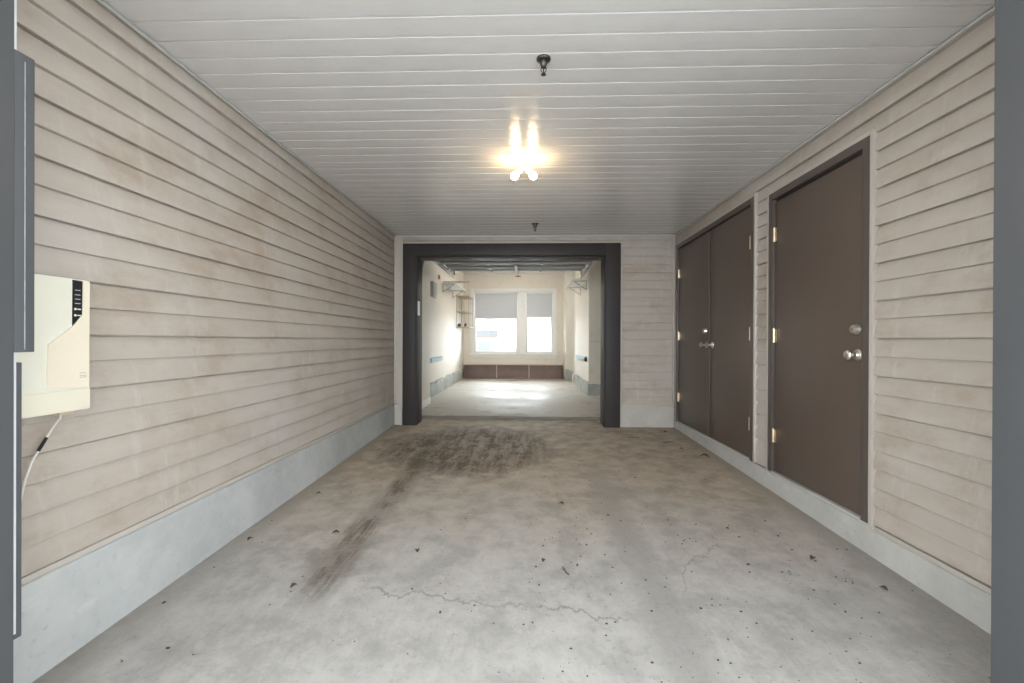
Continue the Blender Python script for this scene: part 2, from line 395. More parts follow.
lap_y(m, D, XL, -1.645, .284, ZC, .284, .1095); lap_y(m, D, 1.235, XR, .284, ZC, .284, .1095); lap_y(m, D, -1.645, 1.235, 2.42, ZC, .284, .1095)
tag(m.build('wall_back', 'siding'), 'far carport wall of taupe lap siding around the garage opening', 'wall', kind='structure')

# ceiling: soffit boards running across
def soffit():
    m = MB(); p = .1282; y = .95; prof = [(-1.80, y, ZC+.03)]
    ph = 2.025 - p*9
    k = 0
    while ph + k*p < D + .02:
        a = ph + k*p
        for dy, dz in ((-.006, .0), (-.0045, .010), (.0025, .010), (.0045, -.0006), (.008, -.0006), (.02, -.0006), (.064, -.0013), (.104, -.0006)):
            if a+dy >= y: prof.append((-1.80, a+dy, ZC+dz))
        k += 1
    prof.append((-1.80, D+.02, ZC+.03))
    m.strip(prof, (XR+1.84, 0, 0)); m.box(-2.1, 2.15, .95, 6.1, ZC+.03, ZC+.2)
    return m
o = soffit().build('ceiling', 'soffit', smooth=50); tag(o, 'pale grey glossy vinyl soffit ceiling of the carport', 'ceiling', kind='structure')

# front of the carport: unseen header, storey and balcony, added as shading
m = B(-2.1, 2.15, .95, 1.28, 2.46, 2.566); m.box(-2.1, 2.15, .95, 1.1, 2.74, 6.0); m.box(-2.1, 2.15, 1.1, 13.0, 5.9, 6.05)
m.box(-2.1, -1.97, 1.1, 13.0, 2.74, 5.9); m.box(2.18, 2.3, 1.1, 13.0, 2.74, 5.9)
m.box(-2.1, 2.15, -1.9, .95, 2.70, 2.95)  # unseen balcony slab, added to keep sky light off the near floor
tag(m.build('wall_front_added', 'outer'), 'unseen storey, header beam and balcony added above the carport to hold back sky light', 'wall', kind='structure')

# concrete kerbs
m = MB(); m.prism([(XL-.20, Y0L, -.3), (XL+.004, Y0L, -.3), (XL+.004, Y0L, SL-.022), (XL-.006, Y0L, SL-.012), (XL-.2, Y0L, SL-.012)], (0, D-Y0L, 0))
tag(m.build('baseboard_left', 'curbL'), 'bluish grey concrete kerb under the left siding', 'kerb', kind='structure')
m = MB(); m.prism([(XR+.04, Y0R, -.3), (XR-.012, Y0R, -.3), (XR-.006, Y0R, SR-.018), (XR+.004, Y0R, SR-.008), (XR+.04, Y0R, SR-.008)], (0, 2.52-Y0R, 0))
m.prism([(XR+.048, 2.52, -.3), (XR-.012, 2.52, -.3), (XR-.008, 2.52, .085), (XR+.002, 2.52, .096), (XR+.048, 2.52, .096)], (0, D-2.52, 0))
tag(m.build('baseboard_right', 'curbR'), 'pale painted concrete kerb under the brown doors', 'kerb', kind='structure')
m = B(1.232, XR-.014, D-.008, D+.05, -.15, .268, bev=.006); m.box(XL+.006, -1.645, D-.008, D+.05, -.15, .268, bev=.006)
tag(m.build('baseboard_back', 'curbB'), 'concrete footing beneath the far siding beside the garage opening', 'kerb', kind='structure')

# vinyl trims
n_trim = [0]
def trim(m, label, mat='trim'):
    n_trim[0] += 1; o = m.build('trim_%d' % n_trim[0], mat); tag(o, label, 'trim', kind='structure')
trim(B(XL+.001, XL+.016, Y0L, D-.03, ZC-.018, ZC-.005, bev=.003), 'pale channel where the left siding meets the ceiling', 'soffit_trim')
trim(B(XR-.016, XR-.001, Y0R, D-.03, ZC-.018, ZC-.005, bev=.003), 'pale channel where the right siding meets the ceiling', 'soffit_trim')
trim(B(XL+.03, XR-.03, D-.024, D-.001, ZC-.030, ZC-.006, bev=.003), 'pale channel where the far siding meets the ceiling', 'soffit_trim')
trim(B(XL+.003, XL+.058, D-.012, D-.0005, .275, ZC-.032, bev=.002).box(XL+.003, XL+.022, D-.026, D-.013, .275, ZC-.032, bev=.003).box(XL+.06, XL+.118, D-.018, D-.003, .262, ZC-.032, bev=.003), 'vertical corner post at the far left corner of the carport')
trim(B(XR-.040, XR-.018, D-.026, D-.0005, .262, ZC-.032, bev=.003), 'vertical corner post at the far right corner of the carport')
trim(B(1.233, 1.258, D-.024, D-.001, .27, 2.418, bev=.003).box(-1.645, 1.258, D-.024, D-.001, 2.420, 2.443, bev=.003), 'pale channel framing the charcoal garage casing')
trim(B(XL-.001, XL+.014, Y0L, D-.03, SL-.010, SL+.012, bev=.003), 'starter strip along the bottom of the left siding')
trim(B(XR-.014, XR+.001, Y0R, 2.50, SR-.006, SR+.016, bev=.003), 'starter strip along the bottom of the right siding near the post')
trim(B(1.26, XR-.042, D-.02, D-.001, .268, .292, bev=.003), 'starter strip under the far siding')
def jtrim(y0, y1, z0, z1, label):
    w = .024; m = B(XR-.012, XR+.028, y0-w, y0, z0, z1+w, bev=.003).box(XR-.012, XR+.028, y1, y1+w, z0, z1+w, bev=.003).box(XR-.012, XR+.028, y0, y1, z1, z1+w, bev=.003)
    trim(m, label)
jtrim(2.562, 3.606, .06, 2.308, 'pale channel around the single brown door')
jtrim(3.836, 5.786, .10, 2.378, 'pale channel around the double brown doors')

# ------------------------------------------------------------------ doors on the right wall
def hinge(parent, y, z, x=XR):
    m = B(x-.016, x-.008, y-.032, y+.018, z-.052, z+.052, bev=.0015)
    m.lathe([(.0085, -.055), (.0085, .055)], (x-.017, y, z), seg=14); m.lathe([(.005, .055), (.007, .059), (.0, .064)], (x-.017, y, z), seg=10)
    m.build('hinge', 'brass', parent)
def knob(parent, y, z, x):
    k = MB().lathe([(.0, 0), (.033, 0), (.034, .004), (.031, .009), (.019, .013), (.013, .02), (.012, .034), (.017, .040), (.026, .047), (.0295, .056), (.029, .064), (.023, .071), (.011, .0745), (0, .075)], (x, y, z), (-1, 0, 0), 28).build('knob', 'nickel', parent)
def bolt(parent, y, z, x):
    m = MB().lathe([(0, 0), (.033, 0), (.034, .004), (.030, .012), (.026, .026), (.020, .030), (.0, .031)], (x, y, z), (-1, 0, 0), 28)
    d = m.build('deadbolt', 'nickel', parent)
    B(x-.033, x-.0305, y-.0015, y+.0015, z-.006, z+.006).build('keyhole', 'shade_keyhole', d)
def frame(parent, y0, y1, z0, z1, w):
    x0, x1 = XR-.012, XR+.048
    m = B(x0, x1, y0, y0+w, z0, z1, bev=.002).box(x0, x1, y1-w, y1, z0, z1, bev=.002).box(x0, x1, y0+w, y1-w, z1-w, z1, bev=.002)
    m.box(XR+.034, XR+.047, y0+w, y0+w+.012, z0, z1-w).box(XR+.034, XR+.047, y1-w-.012, y1-w, z0, z1-w)
    return m.build('door_frame', 'brownframe', parent)
d1 = empty('door_1', (XR, 3.08, .10), 'single brown flush door nearest the camera on the right wall', 'door', kind='structure')
fr = frame(d1, 2.565, 3.603, .100, 2.306, .052)
LX = XR+.012
lf = B(LX, LX+.030, 2.622, 3.546, .112, 2.232, bev=.002).build('door_leaf', 'brown', d1)
B(LX+.012, LX+.03, 2.618, 3.55, 2.233, 2.253).build('head_shade', 'shade_keyhole', d1)  # black strip painting the shadow line under the door head
B(XR-.014, XR+.03, 2.618, 3.55, .097, .110, bev=.002).build('threshold', 'curbR', d1)
for z in (1.975, 1.18, .39): hinge(d1, 3.546, z, XR+.018)
knob(lf, 2.672, 1.055, LX); bolt(lf, 2.684, 1.207, LX)
d2 = empty('door_2', (XR, 4.81, .10), 'brown double doors near the far corner of the right wall', 'door', kind='structure')
frame(d2, 3.839, 5.783, .100, 2.376, .052)
DX = XR+.004
la = B(DX, DX+.032, 3.896, 4.762, .115, 2.312, bev=.002).build('door_leaf', 'brown', d2)
lb = B(DX, DX+.032, 4.770, 5.726, .115, 2.312, bev=.002).build('door_leaf', 'brown', d2)
B(DX-.009, DX-.0005, 4.750, 4.786, .115, 2.30, bev=.002).build('astragal', 'brown', d2)
B(DX+.006, DX+.03, 3.892, 5.73, 2.313, 2.322).build('head_shade', 'shade_keyhole', d2)  # painted shadow line again, above the double doors
B(XR-.014, XR+.03, 3.892, 5.73, .097, .112, bev=.002).build('threshold', 'curbR', d2)
for z in (1.995, 1.198, .412): hinge(d2, 3.910, z, XR+.016); hinge(d2, 5.722, z, XR+.016)
knob(la, 4.690, 1.094, DX); knob(lb, 4.845, 1.094, DX); bolt(lb, 4.868, 1.245, DX)

# ------------------------------------------------------------------ garage opening casing
m = B(-1.643, -1.474, D-.05, D+.10, -.02, 2.414, bev=.006).box(1.04, 1.231, D-.05, D+.10, -.02, 2.414, bev=.006).box(-1.474, 1.04, D-.05, D+.10, 2.252, 2.414, bev=.006)
m.box(-1.474, -1.452, D-.035, 6.09, -.01, 2.252, bev=.003).box(1.02, 1.04, D-.035, 6.09, -.01, 2.252, bev=.003).box(-1.452, 1.02, D-.02, 6.09, 2.236, 2.25, bev=.003)
m.box(-1.60, -1.474, D+.1, 6.115, .0, 2.36).box(1.04, 1.19, D+.1, 6.115, .0, 2.36).box(-1.474, 1.04, D+.1, 6.115, 2.252, 2.36)
trim(m, 'wide charcoal casing around the open garage doorway', 'casing')
o = B(-1.452, -1.440, 5.83, 5.905, 1.465, 1.655, bev=.003).build('switch_plate', 'whitep', origin=(-1.452, 5.87, 1.56))
tag(o, 'small white plate on the left charcoal jamb of the garage doorway', 'switch plate')

# ------------------------------------------------------------------ garage shell
m = MB(); m.box(-2.1, -1.83, 6.10, 13.0, -.2, 3.3); m.box(-1.83, -1.655, 6.10, 7.52, GZ, GC+.02)
tag(m.build('wall_garage_left', 'inner'), 'cream left wall inside the garage', 'wall', kind='structure')
m = MB()
poly = [(2.18, 6.10), (1.78, 6.10), (1.78, 8.8), (1.24, 8.8), (1.24, 11.2), (1.30, 11.2), (1.30, 11.95), (1.06, 11.95), (1.06, 13.0), (2.18, 13.0)]
m.prism([(x, y, -.2) for x, y in poly], (0, 0, 3.5))
tag(m.build('wall_garage_right', 'inner'), 'cream right wall inside the garage with a projecting closet', 'wall', kind='structure')
wx0, wx1, wz0, wz1 = -1.56, .81, .76, 2.58
m = B(-1.83, wx0, GE, 13.0, -.2, 3.3).box(wx1, 1.06, GE, 13.0, -.2, 3.3).box(wx0, wx1, GE, 13.0, wz1, 3.3).box(wx0, wx1, GE, 13.0, -.2, wz0)
tag(m.build('wall_garage_back', 'inner'), 'cream rear garage wall around the double window', 'wall', kind='structure')
m = B(-1.83, 1.78, 6.10, 6.12, 2.36, 3.3).box(-1.83, -1.60, 6.10, 6.12, -.2, 2.36).box(1.19, 1.78, 6.10, 6.12, -.2, 2.36)
tag(m.build('wall_garage_front', 'inner'), 'cream inner wall above the garage doorway', 'wall', kind='structure')
m = B(-1.83, 1.78, 6.10, 13.0, GC, 3.3)
tag(m.build('ceiling_garage', 'white'), 'off-white garage ceiling', 'ceiling', kind='structure')
def ragged(m, p0, p1, nrm, z0, h, th, seed):
    rnd = random.Random(seed); n = max(3, int((Vector(p1)-Vector(p0)).length/.05)); a, b = Vector(p0), Vector(p1); N = Vector(nrm)*th
    rows = []
    for i in range(n+1):
        p = a.lerp(b, i/n); t = h*(1+rnd.uniform(-.10, .16))
        rows.append([m.bm.verts.new((p.x, p.y, z0)), m.bm.verts.new((p.x+N.x, p.y+N.y, z0)), m.bm.verts.new((p.x+N.x, p.y+N.y, z0+t-.012)), m.bm.verts.new((p.x, p.y, z0+t))])
    for r, q in zip(rows, rows[1:]):
        for k in range(4): m.bm.faces.new((r[k], r[(k+1) % 4], q[(k+1) % 4], q[k]))
    m.bm.faces.new(rows[0]); m.bm.faces.new(rows[-1][::-1])
m = MB(); ragged(m, (-1.83, 7.52, 0), (-1.83, 12.4, 0), (1, 0, 0), GZ-.01, .26, .035, 3)
tag(m.build('baseboard_garage_left', 'curbG'), 'ragged concrete footing along the left garage wall', 'kerb', kind='structure')
m = MB(); ragged(m, (1.24, 8.8, 0), (1.78, 8.8, 0), (0, -1, 0), GZ-.01, .245, .012, 4); ragged(m, (1.24, 8.8, 0), (1.24, 11.2, 0), (-1, 0, 0), GZ-.01, .25, .012, 5)
ragged(m, (1.06, 11.95, 0), (1.30, 11.95, 0), (0, -1, 0), GZ-.01, .29, .02, 6)
tag(m.build('baseboard_garage_right', 'curbG'), 'greenish concrete footing under the right garage closet', 'kerb', kind='structure')
m = B(-1.654, -1.640, GY+.02, 7.52, GZ, GZ+.12, bev=.004)
tag(m.build('trim_chase', 'white'), 'white baseboard on the left wall just inside the garage doorway', 'trim', kind='structure')
m = B(1.242, 1.779, 8.790, 8.7995, 1.112, 1.126, bev=.003)
tag(m.build('trim_closet', 'benchl'), 'thin horizontal seam strip across the front of the garage closet', 'trim', kind='structure')

# ------------------------------------------------------------------ rear window and blinds
w = empty('window_1', (-.375, GE, wz0), 'white double window in the rear garage wall', 'window', kind='structure')
m = B(wx0-.055, wx0+.03, GE-.02, GE-.001, wz0-.02, wz1+.06, bev=.004).box(wx1-.03, wx1+.055, GE-.02, GE-.001, wz0-.02, wz1+.06, bev=.004).box(wx0+.03, wx1-.03, GE-.02, GE-.001, wz1-.03, wz1+.06, bev=.004)
m.build('casing', 'white', w)
B(wx0-.09, wx1+.09, GE-.07, GE+.05, wz0-.045, wz0-.003, bev=.006).box(wx0-.05, wx1+.05, GE-.018, GE-.001, wz0-.13, wz0-.05, bev=.004).build('sill', 'white', w)
m = B(wx0, wx0+.05, GE+.02, GE+.12, wz0, wz1).box(wx1-.05, wx1, GE+.02, GE+.12, wz0, wz1).box(wx0+.05, wx1-.05, GE+.02, GE+.12, wz1-.05, wz1).box(wx0+.05, wx1-.05, GE+.02, GE+.12, wz0, wz0+.02)
m.build('window_frame', 'white', w)
B(-.255, -.005, GE-.01, GE+.12, wz0, wz1-.03, bev=.005).build('mullion', 'white', w)
for x0, x1 in ((wx0+.05, -.255), (-.005, wx1-.05)):
    for z0, z1, yy in ((wz0+.02, 1.845, GE+.04), (1.80, wz1-.05, GE+.08)):
        t = .042
        s = B(x0, x0+t, yy, yy+.035, z0, z1, bev=.003).box(x1-t, x1, yy, yy+.035, z0, z1, bev=.003).box(x0+t, x1-t, yy, yy+.035, z0, z0+t, bev=.003).box(x0+t, x1-t, yy, yy+.035, z1-t, z1, bev=.003).build('sash', 'white', w)
        B(x0+t, x1-t, yy+.014, yy+.020, z0+t, z1-t).build('pane', 'glass', s)
for x0, x1, zb, lab in ((wx0+.055, -.262, 1.786, 'wide pale grey roller blind half drawn over the left pane'), (.002, wx1-.055, 1.822, 'narrow pale grey roller blind half drawn over the right pane')):
    r = empty('roller_blind', ((x0+x1)/2, GE+.02, 2.50), lab, 'blind', 'roller blinds in the garage window')
    B(x0+.006, x1-.006, GE+.018, GE+.0205, zb, 2.49).build('blind_fabric', 'blind', r)
    MB().tube([(x0, GE+.012, 2.508), (x1, GE+.012, 2.508)], .02, 14).build('roller_tube', 'white', r)
    B(x0+.006, x1-.006, GE+.013, GE+.025, zb-.022, zb, bev=.003).build('bottom_bar', 'white', r)

# ------------------------------------------------------------------ storage bench under the window
b = empty('storage_bench', (-.375, 12.58, GZ), 'low brown three-cubby storage bench under the rear window', 'bench')
bx0, bx1, by0, by1, bz1 = -1.78, 1.03, 12.45, 12.745, .455
B(bx0, bx1, by0, by1, bz1-.022, bz1, bev=.003).build('bench_top', 'benchl', b)
B(bx0+.01, bx1-.01, by0+.004, by1, GZ, GZ+.02, bev=.002).build('bench_base', 'benchb', b)
B(bx0+.01, bx1-.01, by0+.10, by0+.115, GZ+.02, bz1-.022).build('back_panel', 'benchb', b)
for x in (bx0+.01, bx1-.03): B(x, x+.02, by0, by0+.10, GZ+.02, bz1-.022, bev=.002).build('side_panel', 'benchb', b)
for x in (-.84, .08): B(x-.012, x+.012, by0, by0+.10, GZ+.02, bz1-.022, bev=.002).build('divider', 'benchl', b)

# ------------------------------------------------------------------ overhead garage door, opener
gd = empty('garage_door', (-.2, 7.3, 2.48), 'raised grey sectional overhead door hanging inside the garage doorway', 'garage door')
GX0, GX1, DZ = -1.455, 1.06, 2.47
secs = [(6.50, 7.00), (7.006, 7.50), (7.506, 7.98), (7.986, 8.30)]
for a, c in secs:
    s = B(GX0, GX1, a, c, DZ, DZ+.045, bev=.004).build('door_section', 'doorsteel', gd)
    B(GX0+.01, GX1-.01, c-.030, c-.008, DZ-.034, DZ-.0005, bev=.003).build('strut', 'rib', s)
    for x in (GX0+.04, GX0+.8, GX1-.8, GX1-.04):
        B(x-.025, x+.025, c-.05, min(c+.05, 8.30), DZ-.042, DZ-.035, bev=.002).build('section_hinge', 'steel', s)
def track(x, s):
    z = 2.43; path = [(x, 6.19, .05), (x, 6.19, 1.95)]
    for k in range(1, 9):
        a = R(90*k/8); path.append((x, 6.19+.45*(1-math.cos(a)), 1.98+.45*math.sin(a)))
    path += [(x, 9.1, z+.02)]
    m = MB()
    for (a, b_) in zip(path, path[1:]):
        d = (Vector(b_)-Vector(a)); L = d.length; d.normalize(); n = Vector((1, 0, 0)).cross(d)
        for off, th in ((n*.026, .004), (n*-.026, .004)):
            q = [Vector(a)+off+Vector((-.016, 0, 0)), Vector(a)+off+Vector((.016, 0, 0)), Vector(a)+off+n*th+Vector((.016, 0, 0)), Vector(a)+off+n*th+Vector((-.016, 0, 0))]
            m.prism(q, d*L)
        q = [Vector(a)-n*.026+Vector((s*.016, 0, 0)), Vector(a)+n*.030+Vector((s*.016, 0, 0)), Vector(a)+n*.030+Vector((s*.02, 0, 0)), Vector(a)-n*.026+Vector((s*.02, 0, 0))]
        m.prism(q, d*L)
    m.box(x-.012, x+.02, 9.06, 9.1, z+.05, GC-.005).box(x-.012, x+.02, 7.7, 7.73, z+.05, GC-.005)
    m.build('track', 'steel', gd)
track(-1.50, -1); track(1.11, 1)
for y, in ((6.55,), (7.0,), (7.5,), (7.98,), (8.28,)):
    for x, s in ((GX0, -1), (GX1, 1)):
        MB().lathe([(.004, 0), (.004, .04), (.021, .042), (.021, .054), (0, .055)], (x-s*.01, y, DZ-.04), (s, 0, 0), 14).build('roller', 'steel', gd)
def spring(x):
    pts = [(x+.020*math.cos(k*.9), 6.95+k*.0075, DZ+.07+.020*math.sin(k*.9)) for k in range(0, 170)]
    m = MB().tube(pts, .005, 5); m.tube([(x, 6.4, DZ+.07), (x, 6.95, DZ+.07)], .003, 6).tube([(x, 8.22, DZ+.07), (x, 9.0, DZ+.06)], .003, 6)
    m.lathe([(.0, -.012), (.045, -.012), (.045, -.008), (.03, -.006), (.03, .006), (.045, .008), (.045, .012), (0, .012)], (x, 6.55, DZ+.07), (1, 0, 0), 18)
    m.build('spring', 'steel', gd)
spring(-1.56); spring(1.17)
op = empty('door_opener', (-.19, 8.5, 2.6), 'overhead opener rail and trolley with a red release handle', 'door opener')
B(-.21, -.17, 6.30, 9.6, 2.60, 2.64, bev=.003).box(-.205, -.175, 9.54, 9.58, 2.64, GC-.004).build('rail', 'steel', op)
B(-.235, -.145, 8.44, 8.58, 2.555, 2.598, bev=.004).build('trolley', 'steel', op)
MB().tube([(-.19, 8.45, 2.57), (-.19, 8.40, 2.53), (-.19, 8.36, 2.425)], .014, 8).box(-.215, -.165, 7.55, 8.392, 2.410, 2.4265, bev=.003).build('arm', 'whitep', op)
h = MB().tube([(-.165, 8.50, 2.556), (-.165, 8.50, 2.39)], .003, 6).build('release_cord', 'rust', op)
MB().tube([(-.215, 8.50, 2.37), (-.165, 8.50, 2.378), (-.115, 8.50, 2.37)], [.010, .013, .010], 10).build('release_handle', 'rust', h)

# ------------------------------------------------------------------ garage wall fittings
def wall_shelf(side, y0, y1, label, brs):
    x = -1.83 if side < 0 else 1.24; s = -side; z = 2.365; d = .325
    r = empty('wall_shelf', (x, (y0+y1)/2, z-.16), label, 'shelf', 'bracketed shelves on the garage side walls')
    B(x+s*.003, x+s*d, y0, y1, z, z+.02, bev=.003).build('shelf_board', 'white', r)
    for y in brs:
        m = B(x+s*.001, x+s*.012, y-.012, y+.012, z-.19, z-.001).box(x+s*.012, x+s*(d-.05), y-.010, y+.010, z-.012, z-.001)
        m.tube([(x+s*.012, y, z-.175), (x+s*(d-.07), y, z-.014)], .008, 8); m.build('shelf_bracket', 'steel', r)
wall_shelf(-1, 9.42, 11.0, 'white bracketed shelf high on the left garage wall', (9.55, 10.85))
wall_shelf(1, 8.92, 10.35, 'white bracketed shelf high on the right garage closet', (9.10, 10.15))
o = B(-1.80, -1.235, 9.46, 9.56, 2.388, 2.408, bev=.003).build('wooden_board', 'tan', origin=(-1.5, 9.5, 2.388))
tag(o, 'bare wooden board lying across the left garage shelf', 'board')
r = empty('corner_rack', (-1.68, 12.0, 1.44), 'three tier open rack in the far left garage corner', 'rack')
for z in (1.47, 1.865, 2.275): B(-1.826, -1.49, 11.40, 12.35, z+.006, z+.022, bev=.003).build('rack_shelf', 'tan', r)
for x, y in ((-1.82, 11.415), (-1.505, 11.415), (-1.505, 12.33), (-1.82, 12.33)):
    MB().tube([(x, y, 1.44), (x, y, 2.33)], .007, 8).build('upright', 'steel', r)
for x, y, z, q, lab in ((-1.76, 11.52, 1.493, .05, 'small dark jar at the wall end of the lowest rack shelf'), (-1.60, 11.54, 1.493, .035, 'small dark jar at the open end of the lowest rack shelf')):
    j = MB().lathe([(0, 0), (q, 0), (q*1.05, .02), (q*1.02, .06), (q*.7, .075), (q*.7, .085), (0, .086)], (x, y, z), seg=16).build('jar', 'bronze', origin=(x, y, z)); tag(j, lab, 'jar', 'jars on the garage rack')
e = empty('electrical_panel', (-1.83, 8.45, 2.1), 'grey electrical panel on the left garage wall', 'electrical panel')
B(-1.829, -1.765, 8.29, 8.61, 1.965, 2.255, bev=.006).build('panel_box', 'greybox', e)
B(-1.764, -1.756, 8.31, 8.59, 1.985, 2.235, bev=.003).build('panel_door', 'greybox', e)
o = B(-1.829, -1.80, 9.06, 9.13, 2.40, 2.49, bev=.006).build('junction_box', 'rust', origin=(-1.83, 9.1, 2.445)); tag(o, 'small rusty brown box high on the left garage wall', 'junction box')
def foam(x, s, y0, y1, z, h, lab):
    m = MB(); prof = [(x+s*.002, y0, z-h/2), (x+s*.03, y0, z-h/2+.01), (x+s*.045, y0, z-h/4), (x+s*.045, y0, z+h/4), (x+s*.03, y0, z+h/2-.01), (x+s*.002, y0, z+h/2)]
    m.prism(prof, (0, y1-y0, 0)); return tag(m.build('foam_bumper', 'foam', origin=(x, (y0+y1)/2, z)), lab, 'bumper', 'foam bumpers on the garage walls')
foam(-1.83, 1, 8.29, 9.38, .745, .10, 'light blue foam door bumper on the left garage wall')
fb = foam(1.24, -1, 9.22, 10.7, .745, .10, 'light blue foam door bumper on the right garage closet')
o = MB().lathe([(0, 0), (.05, 0), (.055, .012), (.045, .04), (.02, .05), (0, .051)], (1.239, 9.08, .755), (-1, 0, 0), 18).build('wall_stop', 'black', origin=(1.239, 9.08, .755)); tag(o, 'black round stop on the closet wall beside the blue bumper', 'wall stop')
m = MB().tube([(1.27, 11.6, 2.9), (1.27, 11.6, .40), (1.262, 11.6, .30), (1.225, 11.59, .22), (1.215, 11.58, GZ+.001)], .022, 12)
o = m.build('drain_pipe', 'whitep', origin=(1.27, 11.6, GZ)); tag(o, 'white vertical drain pipe in the right rear garage recess', 'pipe')

# ------------------------------------------------------------------ carport ceiling fittings
L = (-.024, 3.40)
lt = empty('ceiling_light', (*L, ZC), 'porcelain ceiling lamp holder with two bare lit bulbs', 'ceiling light')
MB().lathe([(0, .002), (.066, .002), (.066, -.010), (.058, -.020), (.03, -.026), (.022, -.04), (.022, -.055), (0, -.056)], (*L, ZC), seg=28).build('canopy', 'porcelain', lt)
for s in (-1, 1):
    a = Vector((L[0], L[1], ZC-.05)); d = Vector((s*.66, 0, -.75)).normalized()
    so = MB().lathe([(0, 0), (.013, .0), (.015, .02), (.021, .03), (.021, .06), (0, .061)], a, d, 18).build('socket', 'porcelain', lt)
    p = a + d*.058
    bl = MB().lathe([(0, 0), (.012, .001), (.014, .012), (.024, .028), (.029, .045), (.0275, .060), (.019, .073), (.008, .079), (0, .080)], p, d, 22).build('bulb', 'bulb', lt)
gl = empty('ceiling_light', (-.3, 10.6, GC), 'long white tube light added out of sight on the garage ceiling to brighten the garage', 'ceiling light')  # added lamp, hidden by the raised door; lifts the dark garage
MB().prism([(-1.0, 10.52, GC-.002), (-1.0, 10.68, GC-.002), (-1.0, 10.66, GC-.06), (-1.0, 10.54, GC-.06)], (1.4, 0, 0)).build('fill_lamp_housing', 'white', gl)
for yy in (10.565, 10.635): MB().tube([(-.96, yy, GC-.085), (.36, yy, GC-.085)], .018, 12).build('tube', 'tube', gl)
for xx in (-.985, .365): B(xx, xx+.02, 10.535, 10.665, GC-.11, GC-.055, bev=.003).build('end_cap', 'whitep', gl)
def sprinkler(name, x, y, label, sc):
    r = empty(name, (x, y, ZC), label, 'sprinkler', 'fire sprinklers in the carport ceiling')
    def l(p): return [(a*sc, b*sc) for a, b in p]
    MB().lathe(l([(0, .0), (.040, .0), (.041, -.004), (.038, -.012), (.026, -.018), (0, -.018)]), (x, y, ZC), seg=26).build('escutcheon', 'bronze', r)
    MB().lathe(l([(0, -.018), (.021, -.018), (.021, -.036), (.016, -.044), (.016, -.052), (.010, -.056), (0, -.056)]), (x, y, ZC), seg=20).build('body', 'bronze', r)
    MB().tube([(x+.013*sc, y, ZC-.05*sc), (x+.015*sc, y, ZC-.066*sc), (x+.004*sc, y, ZC-.084*sc)], .0028*sc, 8).tube([(x-.013*sc, y, ZC-.05*sc), (x-.015*sc, y, ZC-.066*sc), (x-.004*sc, y, ZC-.084*sc)], .0028*sc, 8).tube([(x, y, ZC-.055*sc), (x, y, ZC-.088*sc)], .0035*sc, 8).build('frame_arms', 'bronze', r)
    m = MB().lathe(l([(0, -.087), (.008, -.087), (.015, -.090), (.015, -.092), (0, -.093)]), (x, y, ZC), seg=18); m.build('deflector', 'bronze', r)
sprinkler('sprinkler', .080, 2.195, 'dark bronze fire sprinkler on the carport ceiling nearest the camera', .88)
sprinkler('sprinkler', .100, 5.28, 'dark bronze fire sprinkler on the ceiling just before the garage doorway', 1.0)

# ------------------------------------------------------------------ control box on the left wall
FX = -1.67
cb = empty('control_box', (XL, 1.47, .862), 'cream plastic control box on the left siding with black display strip', 'control box')
B(XL+.001, FX, 1.335, 1.632, .865, 1.355, bev=.006).build('housing', 'creaml', cb)
px = lambda y, z, x=FX: (x, y, z)
pl = MB().prism([px(1.5635, 1.178), px(1.481, 1.112), px(1.476, .958), px(1.622, .952), px(1.626, 1.346), px(1.602, 1.348), px(1.599, 1.222)], (.005, 0, 0)).build('raised_panel', 'creamw', cb)
B(FX, FX+.004, 1.34, 1.629, .868, .945, bev=.0018).build('lower_cover', 'cream', cb)
ds = MB().prism([px(1.5645, 1.182), px(1.5655, 1.350), px(1.600, 1.349), px(1.598, 1.224)], (.003, 0, 0)).build('display_strip', 'black', cb)
for z in (1.312, 1.295, 1.279, 1.263): B(FX+.003, FX+.0036, 1.572, 1.592, z, z+.0022).build('legend_line', 'postedge', ds)
for z in (1.243, 1.220): MB().lathe([(0, 0), (.0042, 0), (.0042, .002), (0, .0025)], (FX+.003, 1.573, z), (1, 0, 0), 12).box(FX+.003, FX+.0036, 1.581, 1.594, z-.002, z+.002).build('indicator', 'led', ds)
for z, y1 in ((1.004, 1.612), (.994, 1.614), (.988, 1.614)): B(FX+.005, FX+.0055, 1.588, y1, z, z+.0028).build('legend_mark', 'greybox', pl)
B(-1.75, -1.70, 1.55, 1.60, .852, .8645, bev=.003).build('cable_gland', 'tan', cb)
pts = [(-1.722, 1.575, .858), (-1.738, 1.585, .835), (-1.7395, 1.561, .805), (-1.7395, 1.527, .754), (-1.7395, 1.492, .695), (-1.7395, 1.474, .644), (-1.7395, 1.455, .56), (-1.7395, 1.43, .42)]
cbl = MB().tube(pts, .0036, 8).build('cable', 'cable', origin=(-1.74, 1.5, .42)); tag(cbl, 'thin pale cable running down the siding from the control box', 'cable')
MB().tube([(-1.7395, 1.541, .774), (-1.7395, 1.513, .731)], .0054, 8).build('black_tape', 'black', cbl)

